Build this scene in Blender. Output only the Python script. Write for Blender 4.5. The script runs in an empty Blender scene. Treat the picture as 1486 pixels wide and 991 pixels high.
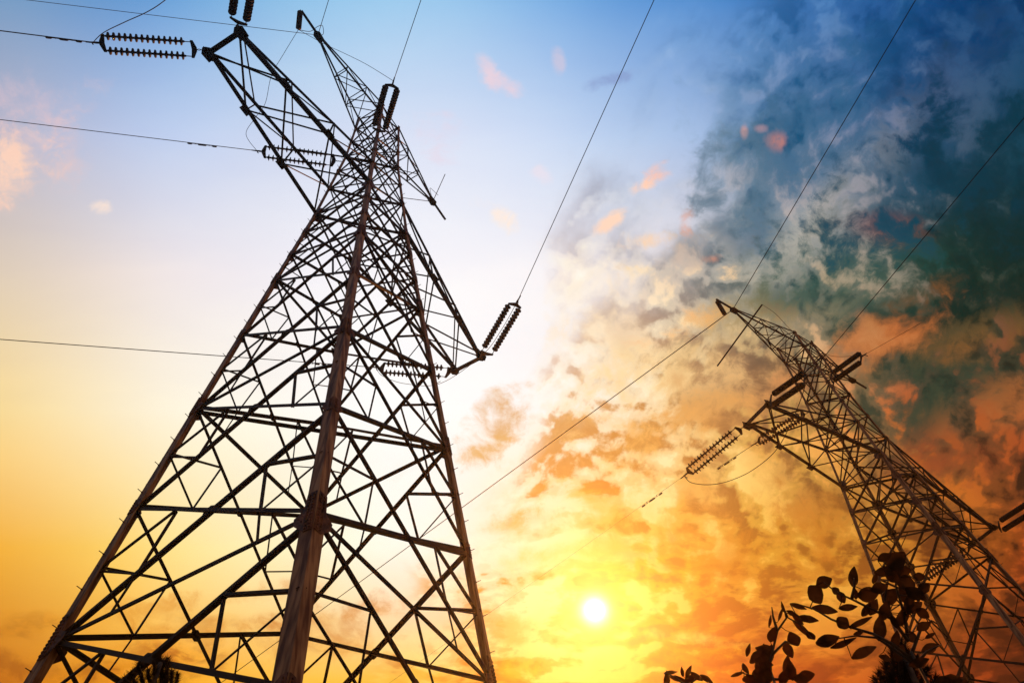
import bpy, bmesh, math, random
from mathutils import Vector, Matrix, Quaternion
random.seed(7)
R = math.radians
S = 1.3                      # metres per survey unit
EYE = 1.6
FPX, PW, PH = 1202.5, 1486.0, 991.0
scene = bpy.context.scene
C = scene.collection

# ---------------------------------------------------------------- camera
RIGHT = Vector((0.99174, 0.10577206, -0.07255399)).normalized()
UP = Vector((0.12826461, -0.81782793, 0.56098634)).normalized()
FWD = Vector((0.0, 0.56565869, 0.82463946)).normalized()
cam = bpy.data.cameras.new('camera')
cam.sensor_width = 36.0
cam.lens = FPX / PW * 36.0
cam.clip_start = 0.05
cam.clip_end = 20000
camo = bpy.data.objects.new('camera', cam)
C.objects.link(camo)
camo.matrix_world = Matrix(((RIGHT.x, UP.x, -FWD.x, 0), (RIGHT.y, UP.y, -FWD.y, 0),
                            (RIGHT.z, UP.z, -FWD.z, EYE), (0, 0, 0, 1)))
# rows above are the world components of the camera axes
M3 = Matrix((RIGHT, UP, FWD))
RIGHT, UP, FWD = M3[0].copy(), M3[1].copy(), M3[2].copy()
camo.matrix_world = Matrix.Translation((0, 0, EYE)) @ Matrix((RIGHT, UP, -FWD)).transposed().to_4x4()
scene.camera = camo
EYEV = Vector((0, 0, EYE))

def ray(px, py):
    """unit world direction from the viewpoint towards a surveyed bearing"""
    v = RIGHT * ((px - 743) / FPX) - UP * ((py - 495.5) / FPX) + FWD
    return v.normalized()

SUN_DIR = ray(863, 885)

# ---------------------------------------------------------------- sky
def lin(c):
    return tuple(((v / 255) / 12.92 if v <= 10 else ((v / 255 + .055) / 1.055) ** 2.4) for v in c)

world = bpy.data.worlds.new('World')
scene.world = world
world.use_nodes = True
nt = world.node_tree
nt.nodes.clear()

def sock(n, v, i):
    if isinstance(v, bpy.types.NodeSocket):
        nt.links.new(v, n.inputs[i])
    elif v is not None:
        n.inputs[i].default_value = v

def mth(op, a, b=None, c=None, clamp=False):
    n = nt.nodes.new('ShaderNodeMath'); n.operation = op; n.use_clamp = clamp
    sock(n, a, 0); sock(n, b, 1); sock(n, c, 2)
    return n.outputs[0]

def vm(op, a, b=None, out=0):
    n = nt.nodes.new('ShaderNodeVectorMath'); n.operation = op
    sock(n, a, 0); sock(n, b, 1)
    return n.outputs[out]

def comb(x, y, z=0.0):
    n = nt.nodes.new('ShaderNodeCombineXYZ'); sock(n, x, 0); sock(n, y, 1); sock(n, z, 2)
    return n.outputs[0]

def smooth(x, a, b):
    n = nt.nodes.new('ShaderNodeMapRange'); n.interpolation_type = 'SMOOTHSTEP'
    sock(n, x, 0); n.inputs[1].default_value = a; n.inputs[2].default_value = b
    return n.outputs[0]

def linr(x, a, b):
    n = nt.nodes.new('ShaderNodeMapRange'); sock(n, x, 0)
    n.inputs[1].default_value = a; n.inputs[2].default_value = b
    return n.outputs[0]

def mixc(f, a, b, mode='MIX'):
    n = nt.nodes.new('ShaderNodeMix'); n.data_type = 'RGBA'; n.blend_type = mode
    sock(n, f, 0)
    for i, v in ((6, a), (7, b)):
        if isinstance(v, bpy.types.NodeSocket): nt.links.new(v, n.inputs[i])
        else: n.inputs[i].default_value = (*v[:3], 1)
    return n.outputs[2]

def noise(vec, scale, detail=6, rough=.55, dist=0.0, color=False, lac=2.0):
    n = nt.nodes.new('ShaderNodeTexNoise'); n.noise_dimensions = '3D'
    nt.links.new(vec, n.inputs['Vector'])
    n.inputs['Scale'].default_value = scale; n.inputs['Detail'].default_value = detail
    n.inputs['Roughness'].default_value = rough; n.inputs['Distortion'].default_value = dist
    n.inputs['Lacunarity'].default_value = lac
    return n.outputs[1] if color else n.outputs[0]

tc = nt.nodes.new('ShaderNodeTexCoord')
D = vm('NORMALIZE', tc.outputs['Generated'])
# a flat chart of the part of the sky round the bearing the towers stand in (world directions only)
dz = mth('MAXIMUM', vm('DOT_PRODUCT', D, tuple(FWD), 1), 0.2)
cx = mth('DIVIDE', vm('DOT_PRODUCT', D, tuple(RIGHT), 1), dz)
cy = mth('DIVIDE', vm('DOT_PRODUCT', D, tuple(UP), 1), dz)
X = mth('MULTIPLY_ADD', cx, FPX / 1000, 0.743)      # thousands of survey pixels
Y = mth('MULTIPLY_ADD', cy, -FPX / 1000, 0.4955)
P = comb(X, Y)

XS = [0, 212, 425, 637, 849, 1061, 1274, 1486]
YS = [0, 198, 396, 594, 793, 991]
GC = [[(120,158,196),(112,160,212),(155,198,232),(165,203,236),(135,180,228),(92,146,206),(45,100,158),(8,64,108)],
      [(200,196,208),(195,208,235),(210,220,240),(218,225,243),(195,212,238),(118,150,180),(66,104,138),(6,64,84)],
      [(235,225,205),(238,232,232),(242,238,242),(246,240,238),(240,224,205),(170,168,158),(88,104,92),(8,52,45)],
      [(250,222,150),(252,238,200),(255,246,228),(255,250,240),(253,240,210),(230,190,116),(130,105,75),(70,68,50)],
      [(240,170,50),(250,210,110),(254,240,190),(255,250,220),(251,208,84),(230,178,62),(198,134,48),(135,60,25)],
      [(190,112,32),(238,158,40),(248,184,60),(250,185,60),(242,165,28),(214,110,22),(156,66,22),(100,42,20)]]
GD = [[(120,158,196),(112,160,212),(155,198,232),(165,203,236),(130,175,225),(80,130,186),(20,80,135),(0,48,88)],
      [(195,192,206),(195,208,235),(210,220,240),(216,222,242),(165,182,212),(56,108,146),(32,84,118),(0,50,64)],
      [(235,225,205),(238,232,232),(242,238,242),(240,232,232),(205,190,182),(88,108,110),(20,70,64),(0,40,33)],
      [(250,220,145),(252,236,195),(255,240,215),(240,205,160),(222,168,100),(166,120,76),(56,68,54),(40,46,36)],
      [(228,150,40),(236,180,80),(244,205,130),(236,180,90),(228,150,34),(196,130,36),(134,80,30),(70,34,18)],
      [(140,76,24),(194,112,28),(208,130,36),(215,135,35),(235,150,20),(190,88,20),(130,55,20),(75,30,15)]]
GL = [[(125,162,198),(112,160,212),(158,200,233),(170,205,236),(140,184,230),(105,158,214),(74,124,176),(40,86,130)],
      [(210,200,212),(198,208,235),(212,222,241),(228,228,242),(215,225,240),(150,170,198),(122,134,160),(24,78,98)],
      [(238,228,208),(240,234,233),(244,240,243),(248,243,240),(255,240,214),(236,206,166),(170,158,138),(14,60,52)],
      [(252,226,158),(253,240,205),(255,248,232),(255,252,245),(255,250,235),(255,222,150),(220,130,72),(165,92,52)],
      [(243,178,60),(252,216,120),(255,244,200),(255,253,232),(255,240,146),(253,216,104),(222,160,64),(185,85,35)],
      [(200,120,40),(245,170,60),(250,195,90),(255,220,110),(255,226,96),(240,156,42),(194,92,32),(150,65,25)]]

def field(G, x, y):
    rows = []
    for row in G:
        r = nt.nodes.new('ShaderNodeValToRGB'); r.color_ramp.interpolation = 'CARDINAL'
        e = r.color_ramp.elements
        while len(e) < len(row): e.new(0.5)
        for i, c in enumerate(row):
            e[i].position = XS[i] / 1486; e[i].color = (*lin(c), 1)
        nt.links.new(x, r.inputs[0]); rows.append(r.outputs[0])
    out = rows[0]
    for i in range(1, len(rows)):
        out = mixc(linr(y, YS[i - 1] / 1000, YS[i] / 1000), out, rows[i])
    return out

# ---- clear sky, read without any turbulence
GS = [[(130,164,200),(116,166,216),(152,198,233),(160,202,237),(122,173,225),(84,142,204),(55,112,172),(35,90,145)],
      [(190,188,206),(194,208,236),(212,222,242),(220,228,246),(196,214,241),(160,186,223),(112,152,194),(50,105,145)],
      [(224,208,190),(238,228,226),(244,241,246),(249,247,250),(244,240,242),(224,216,214),(155,165,156),(50,90,90)],
      [(249,222,160),(254,243,216),(255,251,242),(255,255,252),(255,249,236),(242,208,150),(165,125,85),(80,72,52)],
      [(247,186,72),(254,222,136),(255,244,204),(255,254,236),(252,208,96),(236,178,66),(196,116,44),(135,58,25)],
      [(206,124,32),(246,172,44),(254,198,72),(251,192,68),(245,172,32),(228,128,26),(170,74,23),(108,42,18)]]
sx = nt.nodes.new('ShaderNodeMath'); sx.operation = 'DIVIDE'; sx.use_clamp = True
nt.links.new(X, sx.inputs[0]); sx.inputs[1].default_value = 1.486
clear = field(GS, sx.outputs[0], Y)
thin = noise(vm('MULTIPLY', P, (.8, 2.2, 1)), 3.2, 7, .62, .4)
tv = mth('MULTIPLY_ADD', mth('SUBTRACT', thin, .5), .16, 1.0)
clear = mixc(1.0, clear, comb(tv, tv, mth('MULTIPLY_ADD', mth('SUBTRACT', thin, .5), .05, 1.0)), 'MULTIPLY')

# ---- clouds
wob = vm('SUBTRACT', noise(P, 3.0, 5, .55, 0, True), (.5, .5, .5))
PWb = vm('ADD', P, vm('MULTIPLY', wob, (.16, .14, 0)))
sp = nt.nodes.new('ShaderNodeSeparateXYZ'); nt.links.new(PWb, sp.inputs[0])
XN = mth('DIVIDE', sp.outputs[0], 1.486, clamp=True)
YN = sp.outputs[1]
fc, fd, fl = field(GC, XN, YN), field(GD, XN, YN), field(GL, XN, YN)

wn = vm('SUBTRACT', noise(P, 7.0, 4, .55, 0, True), (.5, .5, .5))
# the bearing of the sun on the chart, for the side each billow is lit from
to_sun = vm('NORMALIZE', vm('SUBTRACT', (.863, .885, 0.0), P))
low = smooth(Y, .60, .86)
def billow(P_):
    Pw = vm('ADD', P_, vm('MULTIPLY', wn, (.05, .05, .0)))
    # upper clouds are combed out along a slant, low ones lie flat
    ua = vm('DOT_PRODUCT', Pw, (.55 * .80, -.83 * .80, 0), 1); va = vm('DOT_PRODUCT', Pw, (.83 * 1.15, .55 * 1.15, 0), 1)
    a = noise(comb(ua, va), 5.6, 10, .52, .05)
    c = noise(vm('MULTIPLY', vm('ADD', Pw, (1.3, 4.1, 0)), (.70, 1.7, 1)), 7.5, 10, .53, .08)
    n = nt.nodes.new('ShaderNodeMix'); n.data_type = 'FLOAT'
    nt.links.new(low, n.inputs[0]); nt.links.new(a, n.inputs[2]); nt.links.new(c, n.inputs[3])
    return n.outputs[0]
N = billow(P)
off = nt.nodes.new('ShaderNodeVectorMath'); off.operation = 'SCALE'
nt.links.new(to_sun, off.inputs[0]); off.inputs[3].default_value = .018
N2 = billow(vm('ADD', P, off.outputs[0]))
relief = mth('SUBTRACT', N, N2)                    # >0 on the flank towards the sun
n_mid = noise(vm('ADD', P, vm('MULTIPLY', wn, (.03, .03, 0))), 13.0, 7, .50, .0)
big = noise(comb(vm('DOT_PRODUCT', P, (.62 * .5, -.78 * .5, .3), 1), vm('DOT_PRODUCT', P, (.78, .62, .7), 1), 4.4), 3.6, 3, .5, 0)
shade = mth('ADD', mth('MULTIPLY', relief, 6.5), mth('MULTIPLY', mth('SUBTRACT', N, .5), -1.7))
shade = mth('ADD', shade, mth('MULTIPLY', mth('SUBTRACT', big, .50), -1.5))
bx = mth('DIVIDE', mth('SUBTRACT', X, .95), .22); by = mth('DIVIDE', mth('SUBTRACT', Y, .52), .22)
n_mid2 = noise(vm('ADD', vm('ADD', P, vm('MULTIPLY', to_sun, (.012, .012, 0))), vm('MULTIPLY', wn, (.03, .03, 0))), 13.0, 7, .50, .0)
puff = mth('MULTIPLY', linr(Y, .15, .38), linr(Y, 1.05, .72))
sh2 = mth('ADD', mth('MULTIPLY', mth('SUBTRACT', n_mid, n_mid2), 4.0), mth('MULTIPLY', mth('SUBTRACT', n_mid, .5), -1.1))
shade = mth('ADD', shade, mth('MULTIPLY', sh2, puff))
shade = mth('ADD', shade, mth('MULTIPLY', mth('EXPONENT', mth('MULTIPLY', mth('ADD', mth('MULTIPLY', bx, bx), mth('MULTIPLY', by, by)), -1.0)), .09))
cloud = mixc(smooth(shade, .02, -.34), fc, fd)
cloud = mixc(smooth(shade, .02, .34), cloud, fl)
# how much of the sky is covered, rising to the right of a slanting front
cov = mth('ADD', mth('MULTIPLY', X, 1.0), mth('MULTIPLY', Y, .52))
cov = linr(cov, .80, 1.36)
cov2 = mth('MULTIPLY', linr(Y, .60, .92), linr(X, .10, .95))
cov = mth('MAXIMUM', cov, mth('MULTIPLY', cov2, 1.0))
cov = mth('MAXIMUM', cov, mth('MULTIPLY', smooth(Y, .80, .92), .48))
dens = mth('ADD', mth('MULTIPLY', mth('SUBTRACT', N, .5), 3.6), mth('MULTIPLY_ADD', cov, 2.2, -.95))
sky = mixc(smooth(dens, -.25, .75), clear, cloud)
fine = noise(vm('ADD', P, vm('MULTIPLY', wn, (.10, .10, 0))), 36.0, 7, .68, 0)
wisp = mth('ADD', mth('MULTIPLY', mth('SUBTRACT', n_mid, .5), .75), mth('MULTIPLY', mth('SUBTRACT', fine, .5), .45))

fill = mth('MULTIPLY_ADD', smooth(mth('ADD', mth('MULTIPLY', n_mid, .6), mth('MULTIPLY', fine, .4)), .40, .60), .75, .40)
def patch(sky, x, y, rx, ry, ang, col, op, soft=1.1, rag=1.0):
    """one ragged cloud of its own at a bearing of the sky"""
    ca, sa = math.cos(R(ang)), math.sin(R(ang))
    dx = mth('SUBTRACT', X, x / 1000); dy = mth('SUBTRACT', Y, y / 1000)
    u = mth('ADD', mth('MULTIPLY', dx, ca * 1000 / rx), mth('MULTIPLY', dy, -sa * 1000 / rx))
    v = mth('ADD', mth('MULTIPLY', dx, sa * 1000 / ry), mth('MULTIPLY', dy, ca * 1000 / ry))
    d = mth('ADD', mth('MULTIPLY', u, u), mth('MULTIPLY', v, v))
    d = mth('SUBTRACT', mth('SQRT', d), mth('MULTIPLY', wisp, rag * 7))
    f = mth('MULTIPLY', smooth(d, 1.15 + soft, 1.15 - soft), mth('MULTIPLY', fill, op))
    return mixc(f, sky, lin(col))

PATCHES = [
    (1230, 290, 150, 30, 48, (172, 172, 178), .6), (1110, 400, 100, 36, 40, (196, 190, 172), .65), (1390, 190, 90, 40, 58, (96, 112, 148), .4),
    (1040, 330, 70, 44, 60, (104, 124, 134), .55), (1120, 250, 80, 36, 50, (92, 124, 146), .55), (1190, 180, 90, 36, 55, (56, 108, 146), .5),
    (1150, 455, 110, 26, 14, (104, 112, 96), .55), (1290, 430, 140, 46, 25, (26, 76, 66), .75), (1440, 410, 110, 80, 30, (0, 44, 38), .9),
    (1370, 580, 120, 60, 30, (52, 72, 58), .75), (1210, 430, 110, 34, 15, (60, 92, 84), .6), (1150, 480, 90, 14, 30, (206, 178, 138), .6), (1010, 520, 90, 40, 20, (246, 206, 140), .55),
    (900, 480, 50, 40, 0, (254, 232, 196), .6), (960, 560, 80, 30, 10, (252, 222, 160), .6), (1080, 620, 90, 30, -10, (226, 170, 96), .5),
    (980, 400, 50, 30, 40, (232, 206, 184), .55), (1010, 690, 90, 26, -10, (250, 214, 130), .5), (1380, 660, 90, 26, 10, (176, 84, 40), .55),
    (1450, 590, 50, 26, 20, (206, 120, 60), .5), (1430, 480, 70, 20, 15, (170, 120, 62), .45), (1180, 660, 60, 40, 0, (240, 176, 84), .4),
    (14, 242, 28, 30, 30, (255, 222, 196), 1.0), (50, 200, 24, 8, -35, (255, 214, 198), .8), (20, 235, 50, 40, 30, (246, 204, 192), .45), (45, 150, 46, 24, 10, (226, 200, 208), .5),
    (150, 302, 10, 6, 0, (255, 232, 215), .8), (706, 96, 7, 12, 30, (236, 214, 224), .6), (728, 122, 17, 7, -30, (240, 214, 222), .6),
    (728, 320, 20, 8, -38, (255, 238, 224), .9), (622, 196, 26, 16, 0, (236, 216, 228), .6), (786, 254, 10, 6, -40, (242, 228, 236), .5), (812, 88, 5, 9, 10, (220, 205, 220), .5),
    (888, 116, 20, 6, 20, (140, 158, 204), .6), (938, 268, 13, 5, 25, (255, 214, 190), .9), (958, 252, 12, 8, 20, (255, 200, 176), .85),
    (1130, 206, 7, 9, 80, (240, 150, 120), .95), (1080, 190, 3, 6, 0, (225, 170, 160), .8), (1105, 187, 5, 3, 0, (225, 170, 170), .7),
    (1302, 333, 36, 16, -6, (206, 100, 68), .95), (1466, 302, 8, 10, 0, (120, 130, 130), .6),
    (1185, 150, 70, 38, 60, (52, 104, 142), .55), (1290, 60, 50, 26, 60, (30, 92, 140), .5), (1075, 270, 42, 62, 20, (95, 126, 146), .5),
    (1420, 330, 120, 80, 25, (0, 50, 46), .9), (1240, 400, 95, 34, 20, (44, 92, 80), .7), (1330, 560, 90, 36, 30, (58, 76, 58), .6),
    (1350, 240, 130, 44, 50, (14, 80, 104), .75), (1400, 90, 90, 60, 50, (0, 66, 114), .7), (1450, 220, 80, 70, 40, (0, 60, 76), .8),
    (1250, 505, 75, 18, 25, (222, 128, 66), .6), (1330, 432, 40, 12, 20, (150, 96, 52), .6), (1440, 500, 50, 14, 10, (160, 100, 50), .5),
    (945, 350, 22, 8, 10, (255, 216, 174), .9), (885, 322, 16, 5, 35, (255, 220, 196), .9), (842, 398, 9, 9, 0, (255, 248, 236), .9), (995, 325, 8, 12, 0, (250, 176, 140), .7), (1035, 376, 10, 5, 0, (236, 150, 110), .7), (935, 395, 16, 7, 10, (255, 226, 170), .7), (1000, 470, 30, 10, 20, (250, 190, 120), .6),
    (1180, 560, 60, 26, 20, (190, 134, 84), .35), (1100, 540, 90, 40, 20, (206, 150, 96), .4),
    (722, 618, 40, 18, 40, (228, 182, 122), .85), (700, 652, 26, 9, 20, (236, 190, 120), .8), (790, 752, 42, 11, -6, (240, 188, 96), .85),
    (740, 765, 26, 8, 0, (246, 204, 124), .6), (955, 628, 50, 20, -8, (240, 182, 96), .7), (1010, 600, 46, 16, 10, (228, 172, 100), .6),
    (880, 610, 46, 8, -12, (244, 196, 122), .5), (1040, 720, 60, 18, -15, (232, 168, 76), .5), (930, 745, 90, 18, -14, (248, 194, 78), .6),
    (1060, 800, 100, 34, 5, (206, 128, 36), .5), (1190, 745, 54, 34, 20, (196, 124, 40), .5), (820, 800, 50, 10, 10, (250, 200, 80), .5),
    (760, 910, 50, 12, 5, (238, 160, 44), .55), (250, 880, 80, 10, 8, (226, 150, 52), .55), (330, 905, 90, 12, 6, (214, 134, 42), .6),
    (470, 905, 70, 20, 8, (206, 124, 46), .5), (400, 860, 60, 10, 6, (226, 150, 66), .5), (560, 890, 40, 8, 0, (232, 160, 70), .4),
    (60, 968, 110, 12, -4, (160, 88, 30), .5), (990, 925, 40, 6, -5, (255, 232, 120), .5), (850, 960, 110, 10, 4, (255, 196, 30), .5),
]
for a in PATCHES:
    sky = patch(sky, *a)
# fine grain inside the cloudy parts
gr = mth('MULTIPLY', mth('SUBTRACT', fine, .5), mth('MULTIPLY', smooth(dens, .0, .6), .25))
sky = mixc(1.0, sky, comb(mth('ADD', 1.0, gr), mth('ADD', 1.0, gr), mth('ADD', 1.0, gr)), 'MULTIPLY')

gm = nt.nodes.new('ShaderNodeGamma'); nt.links.new(sky, gm.inputs[0]); gm.inputs[1].default_value = 1.11
hs = nt.nodes.new('ShaderNodeHueSaturation'); hs.inputs['Saturation'].default_value = 1.0; hs.inputs['Value'].default_value = 1.02
nt.links.new(gm.outputs[0], hs.inputs['Color']); sky = hs.outputs[0]
# the sun: a disc with its aureole
ca = vm('DOT_PRODUCT', D, tuple(SUN_DIR), 1)
ang = mth('ARCCOSINE', mth('MINIMUM', ca, 0.999999))
g1 = mth('EXPONENT', mth('MULTIPLY', ang, -1 / 0.030))
g2 = mth('EXPONENT', mth('MULTIPLY', ang, -1 / 0.11))
def addglow(sky, f, k, col):
    m = mth('MULTIPLY', f, k)
    n = nt.nodes.new('ShaderNodeVectorMath'); n.operation = 'SCALE'
    n.inputs[0].default_value = col; nt.links.new(m, n.inputs[3])
    return vm('ADD', sky, n.outputs[0])
dim = mth('MULTIPLY_ADD', g2, -.25, 1.0)      # the air in front adds its own glow here
dimg = mth('MULTIPLY_ADD', g2, -.42, 1.0)
sky = mixc(1.0, sky, comb(dim, dimg, dim), 'MULTIPLY')
sky = addglow(sky, g1, .70, (.9, .60, .24))
aq = mth('DIVIDE', ang, .0125)
disc = mth('EXPONENT', mth('MULTIPLY', mth('MULTIPLY', aq, aq), -1.0))
sky = addglow(sky, disc, 2.2, (1.0, .95, .85))
# away from the charted half near black, dull earth low; an added warm glow on the right lights the legs
el = nt.nodes.new('ShaderNodeSeparateXYZ'); nt.links.new(D, el.inputs[0])
side = smooth(vm('DOT_PRODUCT', D, (.93, -.35, .1), 1), .15, .85)
back = mixc(side, (.022, .018, .018), (.80, .43, .21))
front = smooth(vm('DOT_PRODUCT', D, tuple(FWD), 1), .18, .55)
sky = mixc(front, back, sky)
sky = mixc(smooth(el.outputs[2], .0, -.12), sky, (.05, .03, .015))
bg = nt.nodes.new('ShaderNodeBackground'); nt.links.new(sky, bg.inputs[0]); bg.inputs[1].default_value = 1.0
wo = nt.nodes.new('ShaderNodeOutputWorld'); nt.links.new(bg.outputs[0], wo.inputs[0])
world.cycles.sampling_method = 'MANUAL'
world.cycles.sample_map_resolution = 512

# ---------------------------------------------------------------- sun lamp
sl = bpy.data.lights.new('sun', 'SUN')
sl.energy = 5.0; sl.angle = R(0.6); sl.color = (1.0, .30, .055)
so = bpy.data.objects.new('sun', sl); C.objects.link(so)
so.rotation_euler = (-SUN_DIR).to_track_quat('-Z', 'Y').to_euler()
so.location = (0, 0, 60)
vs = scene.view_settings
scene.display_settings.display_device = 'sRGB'
vs.view_transform = 'Standard'; vs.look = 'None'; vs.exposure = 0; vs.gamma = 1; vs.use_curve_mapping = False

# ---------------------------------------------------------------- materials
def mat(name, base, rough=.6, metal=0.0, base2=None, nscale=8.0, bump=0.0, spec=.4, trans=0.0, zs=1.0):
    m = bpy.data.materials.new(name); m.use_nodes = True
    t = m.node_tree; b = t.nodes['Principled BSDF']
    b.inputs['Roughness'].default_value = rough; b.inputs['Metallic'].default_value = metal
    b.inputs['Specular IOR Level'].default_value = spec
    co = t.nodes.new('ShaderNodeTexCoord')
    n = t.nodes.new('ShaderNodeTexNoise'); n.inputs['Scale'].default_value = nscale; n.inputs['Detail'].default_value = 6
    mp = t.nodes.new('ShaderNodeMapping'); mp.inputs['Scale'].default_value = (1, 1, zs)
    t.links.new(co.outputs['Object'], mp.inputs['Vector']); t.links.new(mp.outputs[0], n.inputs['Vector'])
    r = t.nodes.new('ShaderNodeValToRGB')
    r.color_ramp.elements[0].position = .38; r.color_ramp.elements[1].position = .64
    r.color_ramp.elements[0].color = (*base, 1); r.color_ramp.elements[1].color = (*(base2 or base), 1)
    t.links.new(n.outputs[0], r.inputs[0]); t.links.new(r.outputs[0], b.inputs['Base Color'])
    if bump:
        bu = t.nodes.new('ShaderNodeBump'); bu.inputs['Strength'].default_value = bump; bu.inputs['Distance'].default_value = .01
        t.links.new(n.outputs[0], bu.inputs['Height']); t.links.new(bu.outputs[0], b.inputs['Normal'])
    if trans:
        b.inputs['Transmission Weight'].default_value = 0
        tr = t.nodes.new('ShaderNodeBsdfTranslucent'); t.links.new(r.outputs[0], tr.inputs[0])
        mx = t.nodes.new('ShaderNodeMixShader'); mx.inputs[0].default_value = trans
        o = t.nodes['Material Output']
        t.links.new(b.outputs[0], mx.inputs[1]); t.links.new(tr.outputs[0], mx.inputs[2]); t.links.new(mx.outputs[0], o.inputs[0])
    return m

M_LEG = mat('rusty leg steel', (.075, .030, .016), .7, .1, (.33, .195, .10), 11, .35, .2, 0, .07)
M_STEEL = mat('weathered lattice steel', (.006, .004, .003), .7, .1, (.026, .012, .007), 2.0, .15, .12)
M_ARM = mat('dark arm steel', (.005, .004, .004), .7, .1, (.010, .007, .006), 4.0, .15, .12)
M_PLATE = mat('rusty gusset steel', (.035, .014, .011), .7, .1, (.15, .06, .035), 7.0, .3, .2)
M_PORC = mat('brown glazed porcelain', (.012, .007, .006), .7, 0, (.022, .012, .009), 10, 0, .08)
M_WIRE = mat('weathered conductor', (.014, .011, .010), .7, .2, (.024, .018, .016), 20, 0, .15)
M_BARK = mat('dark bark', (.035, .022, .014), .85, 0, (.06, .04, .025), 30, .5)
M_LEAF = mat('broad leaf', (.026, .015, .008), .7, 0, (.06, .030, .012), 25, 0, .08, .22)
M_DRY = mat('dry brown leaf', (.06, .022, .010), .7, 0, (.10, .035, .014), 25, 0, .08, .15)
M_NEEDLE = mat('pine needle', (.016, .010, .007), .8, 0, (.03, .018, .010), 20, 0, .05)
M_SOIL = mat('grassy soil', (.035, .045, .018), .95, 0, (.075, .06, .035), .6, .6)

# ---------------------------------------------------------------- helpers
def obj(name, bm, m, parent=None, smooth_=False):
    me = bpy.data.meshes.new(name); bm.normal_update(); bm.to_mesh(me); bm.free()
    if smooth_:
        for p in me.polygons: p.use_smooth = True
    me.materials.append(m)
    o = bpy.data.objects.new(name, me); C.objects.link(o)
    if parent: o.parent = parent
    return o

def tag(o, label, cat, group=None, kind=None):
    o['label'] = label
    if cat: o['category'] = cat
    if group: o['group'] = group
    if kind: o['kind'] = kind
    return o

def thing(name, label, cat, loc=(0, 0, 0), rz=0.0, group=None):
    o = bpy.data.objects.new(name, None); C.objects.link(o)
    o.location = loc; o.rotation_euler = (0, 0, rz); o.empty_display_size = .3
    return tag(o, label, cat, group)

def kids(o): return [c for c in bpy.data.objects if c.parent == o]

def copy_tree(o, parent=None):
    ch = kids(o)
    c = o.copy(); C.objects.link(c); c.parent = parent
    for k in ch: copy_tree(k, c)
    return c

def loft(bm, rings, cap=True):
    vs_ = [[bm.verts.new(p) for p in r] for r in rings]
    n = len(rings[0])
    for a, b in zip(vs_, vs_[1:]):
        for i in range(n):
            bm.faces.new((a[i], a[(i + 1) % n], b[(i + 1) % n], b[i]))
    if cap:
        bm.faces.new(list(reversed(vs_[0]))); bm.faces.new(vs_[-1])

def angle(bm, p0, p1, s, t, n, off=0.0, flip=False):
    """an L-section bar from p0 to p1; n is the outward normal of the face it is bolted to"""
    p0, p1, n = Vector(p0), Vector(p1), Vector(n)
    w = (p1 - p0).normalized(); b = w.cross(n)
    if b.length < 1e-4: b = w.cross(Vector((.3, .5, .8)))
    b.normalize(); n = b.cross(w).normalized()
    if flip: b = -b
    prof = [(0, 0), (s, 0), (s, -t), (t, -t), (t, -s), (0, -s)]
    rings = [[p + b * (u - s / 2) + n * (v + off) for u, v in prof] for p in (p0, p1)]
    loft(bm, rings)

def lsec(bm, pts, s, t, fa, fb):
    """a leg angle whose corner runs through pts and whose flanges point along fa and fb"""
    fa, fb = Vector(fa), Vector(fb)
    prof = [(0, 0), (1, 0), (1, None), (None, None), (None, 1), (0, 1)]
    rings = []
    for p, sz in zip(pts, s):
        q = [(t if a is None else a * sz, t if b is None else b * sz) for a, b in prof]
        rings.append([Vector(p) + fa * a + fb * b for a, b in q])
    loft(bm, rings)

def tube(bm, pts, rad, n=6):
    pts = [Vector(p) for p in pts]
    if not hasattr(rad, '__len__'): rad = [rad] * len(pts)
    up = Vector((0.13, 0.27, 0.95)); rings = []
    for i, p in enumerate(pts):
        w = (pts[min(i + 1, len(pts) - 1)] - pts[max(i - 1, 0)]).normalized()
        a = w.cross(up)
        if a.length < .05: a = w.cross(Vector((1, 0, 0)))
        a.normalize(); b = w.cross(a)
        rings.append([p + (a * math.cos(k * 2 * math.pi / n) + b * math.sin(k * 2 * math.pi / n)) * rad[i] for k in range(n)])
    loft(bm, rings)

def box(bm, c, ax, ay, az):
    c, ax, ay, az = Vector(c), Vector(ax), Vector(ay), Vector(az)
    rings = [[c + ax * sx + ay * sy + az * sz for sx, sy in ((-1, -1), (1, -1), (1, 1), (-1, 1))] for sz in (-1, 1)]
    loft(bm, rings)

def plate(bm, c, u, v, n, poly, th):
    """a flat plate: poly in the u,v plane, thickness th along n"""
    c, u, v, n = Vector(c), Vector(u), Vector(v), Vector(n)
    loft(bm, [[c + u * a + v * b for a, b in poly], [c + u * a + v * b + n * th for a, b in poly]])

def bolt(bm, c, n, r=.014, h=.014):
    n = Vector(n); a = n.cross(Vector((.3, .2, .9))).normalized(); b = n.cross(a)
    c = Vector(c)
    rings = [[c + n * z + (a * math.cos(k * math.pi / 3) + b * math.sin(k * math.pi / 3)) * r for k in range(6)] for z in (-.004, h)]
    loft(bm, rings)

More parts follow.
